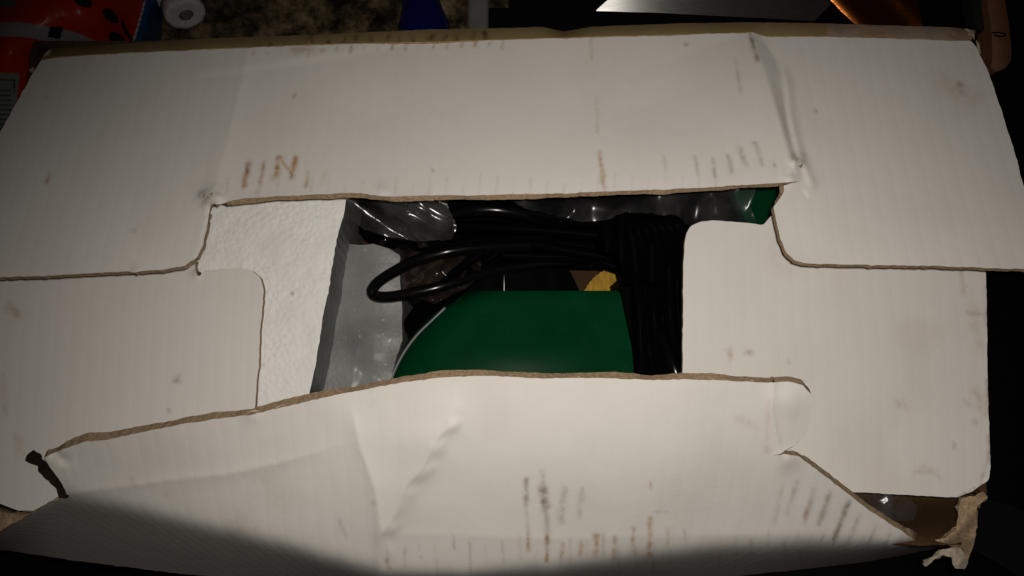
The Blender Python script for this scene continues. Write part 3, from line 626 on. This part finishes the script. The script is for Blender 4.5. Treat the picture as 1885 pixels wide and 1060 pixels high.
strand([(920, 470, -54), (1000, 472, -54), (1080, 476, -52), (1160, 500, -50)], 0.0031)
# strands running down the left of the green housing
for i, (dx, dz) in enumerate(((0, 0), (16, 3), (30, 5), (-14, -6))):
    strand([(905+dx, 462, -50-dz), (860+dx, 495, -52-dz), (812+dx, 540, -60-dz), (772+dx*.8, 580, -72-dz), (740+dx*.5, 625, -88-dz), (722+dx*.3, 670, -104-dz), (710, 730, -116-dz)], 0.0024)
# the hank hanging on the right
for i in range(7):
    x0 = 1150+i*15; x1 = 1180+i*15
    strand([(1110+i*14, 440-4*i, -36+i), (x0, 415-i*1, -28+1.5*i), (x0+14, 440, -27+i), (x1-10, 500, -30-(i % 3)*4), (x1-6, 580, -34-(i % 2)*5), (x1+2, 660, -38), (x1+14, 740, -44)], 0.0034)
strand([(1195, 540, -48), (1215, 610, -36), (1241, 676, -25), (1254, 720, -27)], 0.0033, mat=M_CORD)
strand([(1168, 500, -30), (1176, 560, -28), (1180, 640, -28), (1184, 720, -30)], 0.0033)
sheet('tie_wrap', outline([(1100, 408), (1135, 398), (1170, 392), (1215, 398), (1262, 408), (1262, 500), (1240, 520), (1150, 520), (1140, 470), (1105, 460)], 10), lambda x, y: HB-0.026-0.006*((y-450)/60)**2*0.3+0.003*np.sin(x/9.0), [M_BLACK, M_BLACK], cord, sp=6, th=0.02, down=True)
sheet('plug', outline([(1140, 510), (1250, 505), (1262, 720), (1172, 720), (1166, 640)], 10), HB-0.052, [M_BLACK, M_BLACK], cord, sp=12, th=0.05, down=True)
props(cord, 'coiled black rubber power cord looping over the green tool', 'cord')

def crinkle(px, py, seed, amp, freq, n=7, ang=None, spread=0.45, warp=1.3):
    r = np.random.RandomState(seed); h = 0*px
    for i in range(n):
        t = r.rand()*math.pi if ang is None else ang+r.randn()*spread
        f = freq*(0.5+1.6*r.rand()); ph = r.rand()*9
        u = (px*math.cos(t)+py*math.sin(t))*f+ph+warp*vn(px, py, 60, i+seed)
        h += np.sqrt(((u % 2)-1)**2+0.03)*amp/(f/freq)*(0.4+r.rand())
    return h/n*2
def bag(name, pts, z, seed, amp, freq, mat, label, slope=None, ang=None, spread=0.45, warp=1.3):
    o = sheet(name, outline(pts, 6, 1.4, seed), lambda x, y: z+crinkle(x, y, seed, amp, freq, ang=ang, spread=spread, warp=warp)+(slope(x, y) if slope else 0), [mat], None, sp=3.0, th=0, smooth=True)
    return props(o, label, 'plastic bag')
bag('plastic_bag', [(600, 335), (840, 335), (818, 360), (830, 392), (842, 418), (832, 440), (790, 444), (745, 440), (700, 432), (665, 418), (645, 402), (640, 370)], HB-0.046, 61, 0.012, 0.034, M_FILM,
    'crinkled clear plastic bag between the foam and the black cord', ang=-0.85, spread=0.22, warp=0.7)
bag('plastic_bag', [(900, 330), (1400, 330), (1380, 380), (1392, 412), (1300, 420), (1262, 412), (1200, 392), (1150, 392), (1110, 405), (1070, 408), (1020, 396), (970, 384), (925, 362)], HB-0.036, 63, 0.014, 0.012, M_FILM2,
    'thin clear plastic film along the torn edge of the back flap')
bag('plastic_bag', [(690, 440), (760, 440), (880, 455), (888, 505), (860, 530), (800, 560), (745, 540), (735, 480)], HB-0.070, 65, 0.014, 0.06, M_FILM3,
    'shiny brownish plastic bag seen through the cord loop')
bag('plastic_bag', [(655, 640), (690, 610), (722, 625), (742, 640), (712, 700), (690, 760), (640, 760), (650, 690)], HB-0.050, 67, 0.004, 0.02, mat_film('foam_film', (.5, .5, .5), 0.06, 0.006, 0.25),
    'clear film lying over the grey foam ledge beside the green tool')
bag('plastic_bag', [(1545, 898), (1640, 902), (1690, 930), (1680, 960), (1640, 985), (1590, 950)], HB-0.028, 69, 0.006, 0.03, mat_film('corner_film', (.30, .31, .36), 0.34, 0.012, 0.2),
    'greyish plastic film poking into the gap at the torn front corner')

# ---------------------------------------------------------------- things on the worktop behind the box
def bag_print(px, py):
    c = np.tile(np.array([0.46, 0.03, 0.003]), (len(px), 1))
    c *= (0.8+0.35*vn(px, py, 70, 3))[:, None]
    def put(m, col): c[m] = col
    band_t = np.interp(px, [-80, 0, 40, 100, 140, 185, 230], [38, 41, 41, 51, 59, 80, 130]); band_b = np.interp(px, [-80, 0, 40, 80, 115, 180], [70, 66, 67, 74, 84, 110])
    put((py > band_t) & (py < band_b), (0.30, 0.29, 0.30))
    d = (px-88-0.25*(72-py)); put((d > -1) & (d < 23) & (py > 47+(px-88)*.12) & (py < 68+(px-88)*.18), (0.008, 0.006, 0.006))
    for cx, cy, a, b, t in ((154, 4, 17, 9, .35), (203, 29, 18, 10, .75), (216, 72, 18, 11, .7)):
        x, y = px-cx, py-cy; u = x*math.cos(t)+y*math.sin(t); v = -x*math.sin(t)+y*math.cos(t)
        put((u/a)**2+(v/b)**2 < 1, (0.010, 0.008, 0.008))
    e = np.abs(np.hypot(px-300, (py-20)*1.0)-78); put((e < 5-np.abs(py-58)*0.16) & (px < 262) & (py > 36), (0.015, 0.006, 0.006))
    put((py > 134) & (px < 37-(py-134)*.12), (0.20, 0.22, 0.21))
    l = ((np.abs(py-147) < 1.5) & (px < 27)) | ((np.abs(px-26) < 1.3) & (py > 146) & (py < 170)) | ((np.abs((py % 9)-4) < 1.2) & (px < 20) & (py > 160)); put(l & (px < 30), (0.03, 0.035, 0.03))
    put((px < 28) & (py < 13), (0.16, 0.18, 0.18))
    ex = np.interp(py, [-60, 0, 40, 80, 130], [276, 269, 258, 246, 232]); put((px > ex-3.2), (0.62, 0.52, 0.46)); put(px > ex, (0.012, 0.07, 0.20))
    return c
bz = rbf([(-90, -60, -80), (285, -60, -126), (283, 0, -128), (258, 75, -128), (215, 110, -120), (245, 100, -126), (120, 130, -105), (60, 190, -90), (0, 260, -95), (-90, 300, -90), (100, 20, -72), (20, 100, -66), (180, 40, -85), (-60, 120, -70)])
snack = sheet('snack_bag', outline([(-90, -60), (287, -60), (281, 0), (268, 40), (256, 90), (240, 120), (200, 124), (125, 128), (66, 195), (0, 290), (-90, 320)], 8, .6, 71),
      lambda x, y: bz(x, y)+0.3*crinkle(x, y, 72, 0.008, 0.010), [M_BAG, M_BAG], None, sp=2.2, th=0.06, down=True, shrink=0.7, colf=bag_print)
props(snack, 'orange bag printed with black ovals and a grey band, behind the left corner', 'bag')

roll = empty('paper_roll', pt(330, 10, 0.0))
c0 = pt(343, 28, 0.036); ax = np.array([-0.45, 0.82, -0.20]); ax /= np.linalg.norm(ax); ra = 0.0128
prof = [(0.0, 0.0046), (0.0, 0.0075), (-0.0004, 0.0095), (0.0003, ra-0.0004), (0.0012, ra), (0.010, ra+0.0002), (0.0105, ra-0.0012), (0.012, ra-0.001), (0.0125, ra), (0.075, ra)]
lathe('wound_paper', prof, c0, ax, M_WHITE, roll, 56, 0.07)
lathe('core', [(0.0001, 0.0047), (0.003, 0.0044), (0.006, 0.0036), (0.0065, 0.0)], c0, ax, M_CORE, roll, 28, 0.2)
props(roll, 'small white roll lying with its end toward the box, beside the orange bag', 'roll')

bt = empty('blue_bottle', pt(780, 10, 0.0))
bo = pt(782, 62, 0.018)
lathe('body', [(-0.03, 0.0), (-0.03, 0.0172), (-0.004, 0.0178), (0.006, 0.0172), (0.016, 0.0140), (0.024, 0.0125), (0.04, 0.0118), (0.045, 0.0)], bo, (-0.12, 1, 0.0), M_BLUE, bt)
lathe('cap_ring', [(0.0245, 0.0126), (0.0250, 0.0136), (0.0285, 0.0134), (0.029, 0.0122)], bo, (-0.12, 1, 0.0), M_BLUE, bt)
props(bt, 'dark blue plastic bottle lying on the granite behind the box', 'bottle')

# steel and copper pans leaning on the cooktop behind the box: curved side walls
def pan(name, part, pts, base, ndir0, ndirx, mat, label, cat, seed):
    """Sheet whose slope follows the curve of a pan side: rises away from the camera, turning with x."""
    e = empty(name, pt(pts[0][0], -40, gz))
    sheet(part, outline(pts, 8, 0.15, seed, 1), base, [mat, mat], e, sp=6, th=0.0018)
    props(e, label, cat); return e
def raysurf(f):                  # heights at which the view rays meet the surface z = f(x, y)
    def g(px, py):
        z = np.full(len(px), 0.04)
        for _ in range(60):
            p = PZ(px, py, z); z = 0.5*z + 0.5*f(p[:, 0], p[:, 1])
        return z
    return g
def facing(p):                   # the normal that mirrors the flash toward the lens
    p = np.array(p); a = CAM-p; b = np.array(flo.location)-p; h = a/np.linalg.norm(a)+b/np.linalg.norm(b); return h/np.linalg.norm(h)
p0 = pt(1108, 10, 0.045); h0 = facing(p0)
def fsteel(x, y):
    u = x-p0[0]; L = 0.075
    return p0[2] - h0[0]/h0[2]*u - h0[1]/h0[2]*(y-p0[1]) - 0.62*L*np.log(np.cosh(np.clip(u, -.2, .3)/L))
pan('steel_pan', 'side', [(1096, 20), (1200, 23), (1400, 33), (1571, 43), (1530, 8), (1500, -30), (1480, -70), (1180, -70), (1135, -15)], raysurf(fsteel), 0, 0, M_STEEL, 'brushed steel pan gleaming at its corner, behind the box', 'pan', 81)
p1 = pt(1556, 24, 0.030); h1 = facing(p1)
def fcop(x, y):
    u = np.clip(x-p1[0]+0.9*(y-p1[1]), -0.02, 0.09); L = 0.011
    return p1[2] - h1[0]/h1[2]*(x-p1[0]) - h1[1]/h1[2]*(y-p1[1]) - 0.62*L*np.log(np.cosh(u/L)) + 0.36*0.008*np.tanh((u-0.043)/0.008)
pan('copper_pan', 'side', [(1574, 44), (1640, 48), (1699, 50), (1690, 0), (1684, -60), (1500, -60), (1524, -5), (1550, 22)], raysurf(fcop), 0, 0, M_COPPER, 'reddish copper pan beside the steel pan, behind the box', 'pan', 83)

wh = empty('wooden_handle', pt(1840, 60, gz))
sheet('grip', outline([(1808, -60), (1816, 0), (1823, 40), (1826, 70), (1827, 108), (1824, 124), (1834, 132), (1850, 126), (1861, 112), (1862, 95), (1858, 50), (1850, 0), (1842, -60)], 7, 0.2, 87),
      lambda x, y: 0.020+0.0025*np.cos((x-1842-(y-60)*.07)/14.0), [M_WOOD, M_WOOD], wh, sp=5, th=0.016, down=True)
sheet('collar', outline([(1778, -60), (1786, 0), (1793, 30), (1799, 54), (1821, 56), (1814, 0), (1806, -60)], 7, 0.2, 88), 0.014, [M_DKGREY, M_DKGREY], wh, sp=8, th=0.010, down=True)
tube('hanging_loop', [pt(1826, 60, .0235), pt(1840, 60, .0245), pt(1851, 63, .0235), pt(1845, 67, .024), pt(1830, 65, .0235)], 0.0005, M_BLACK, wh, ns=6)
props(wh, 'brown wooden handle with a wire loop, right of the far box corner', 'handle')
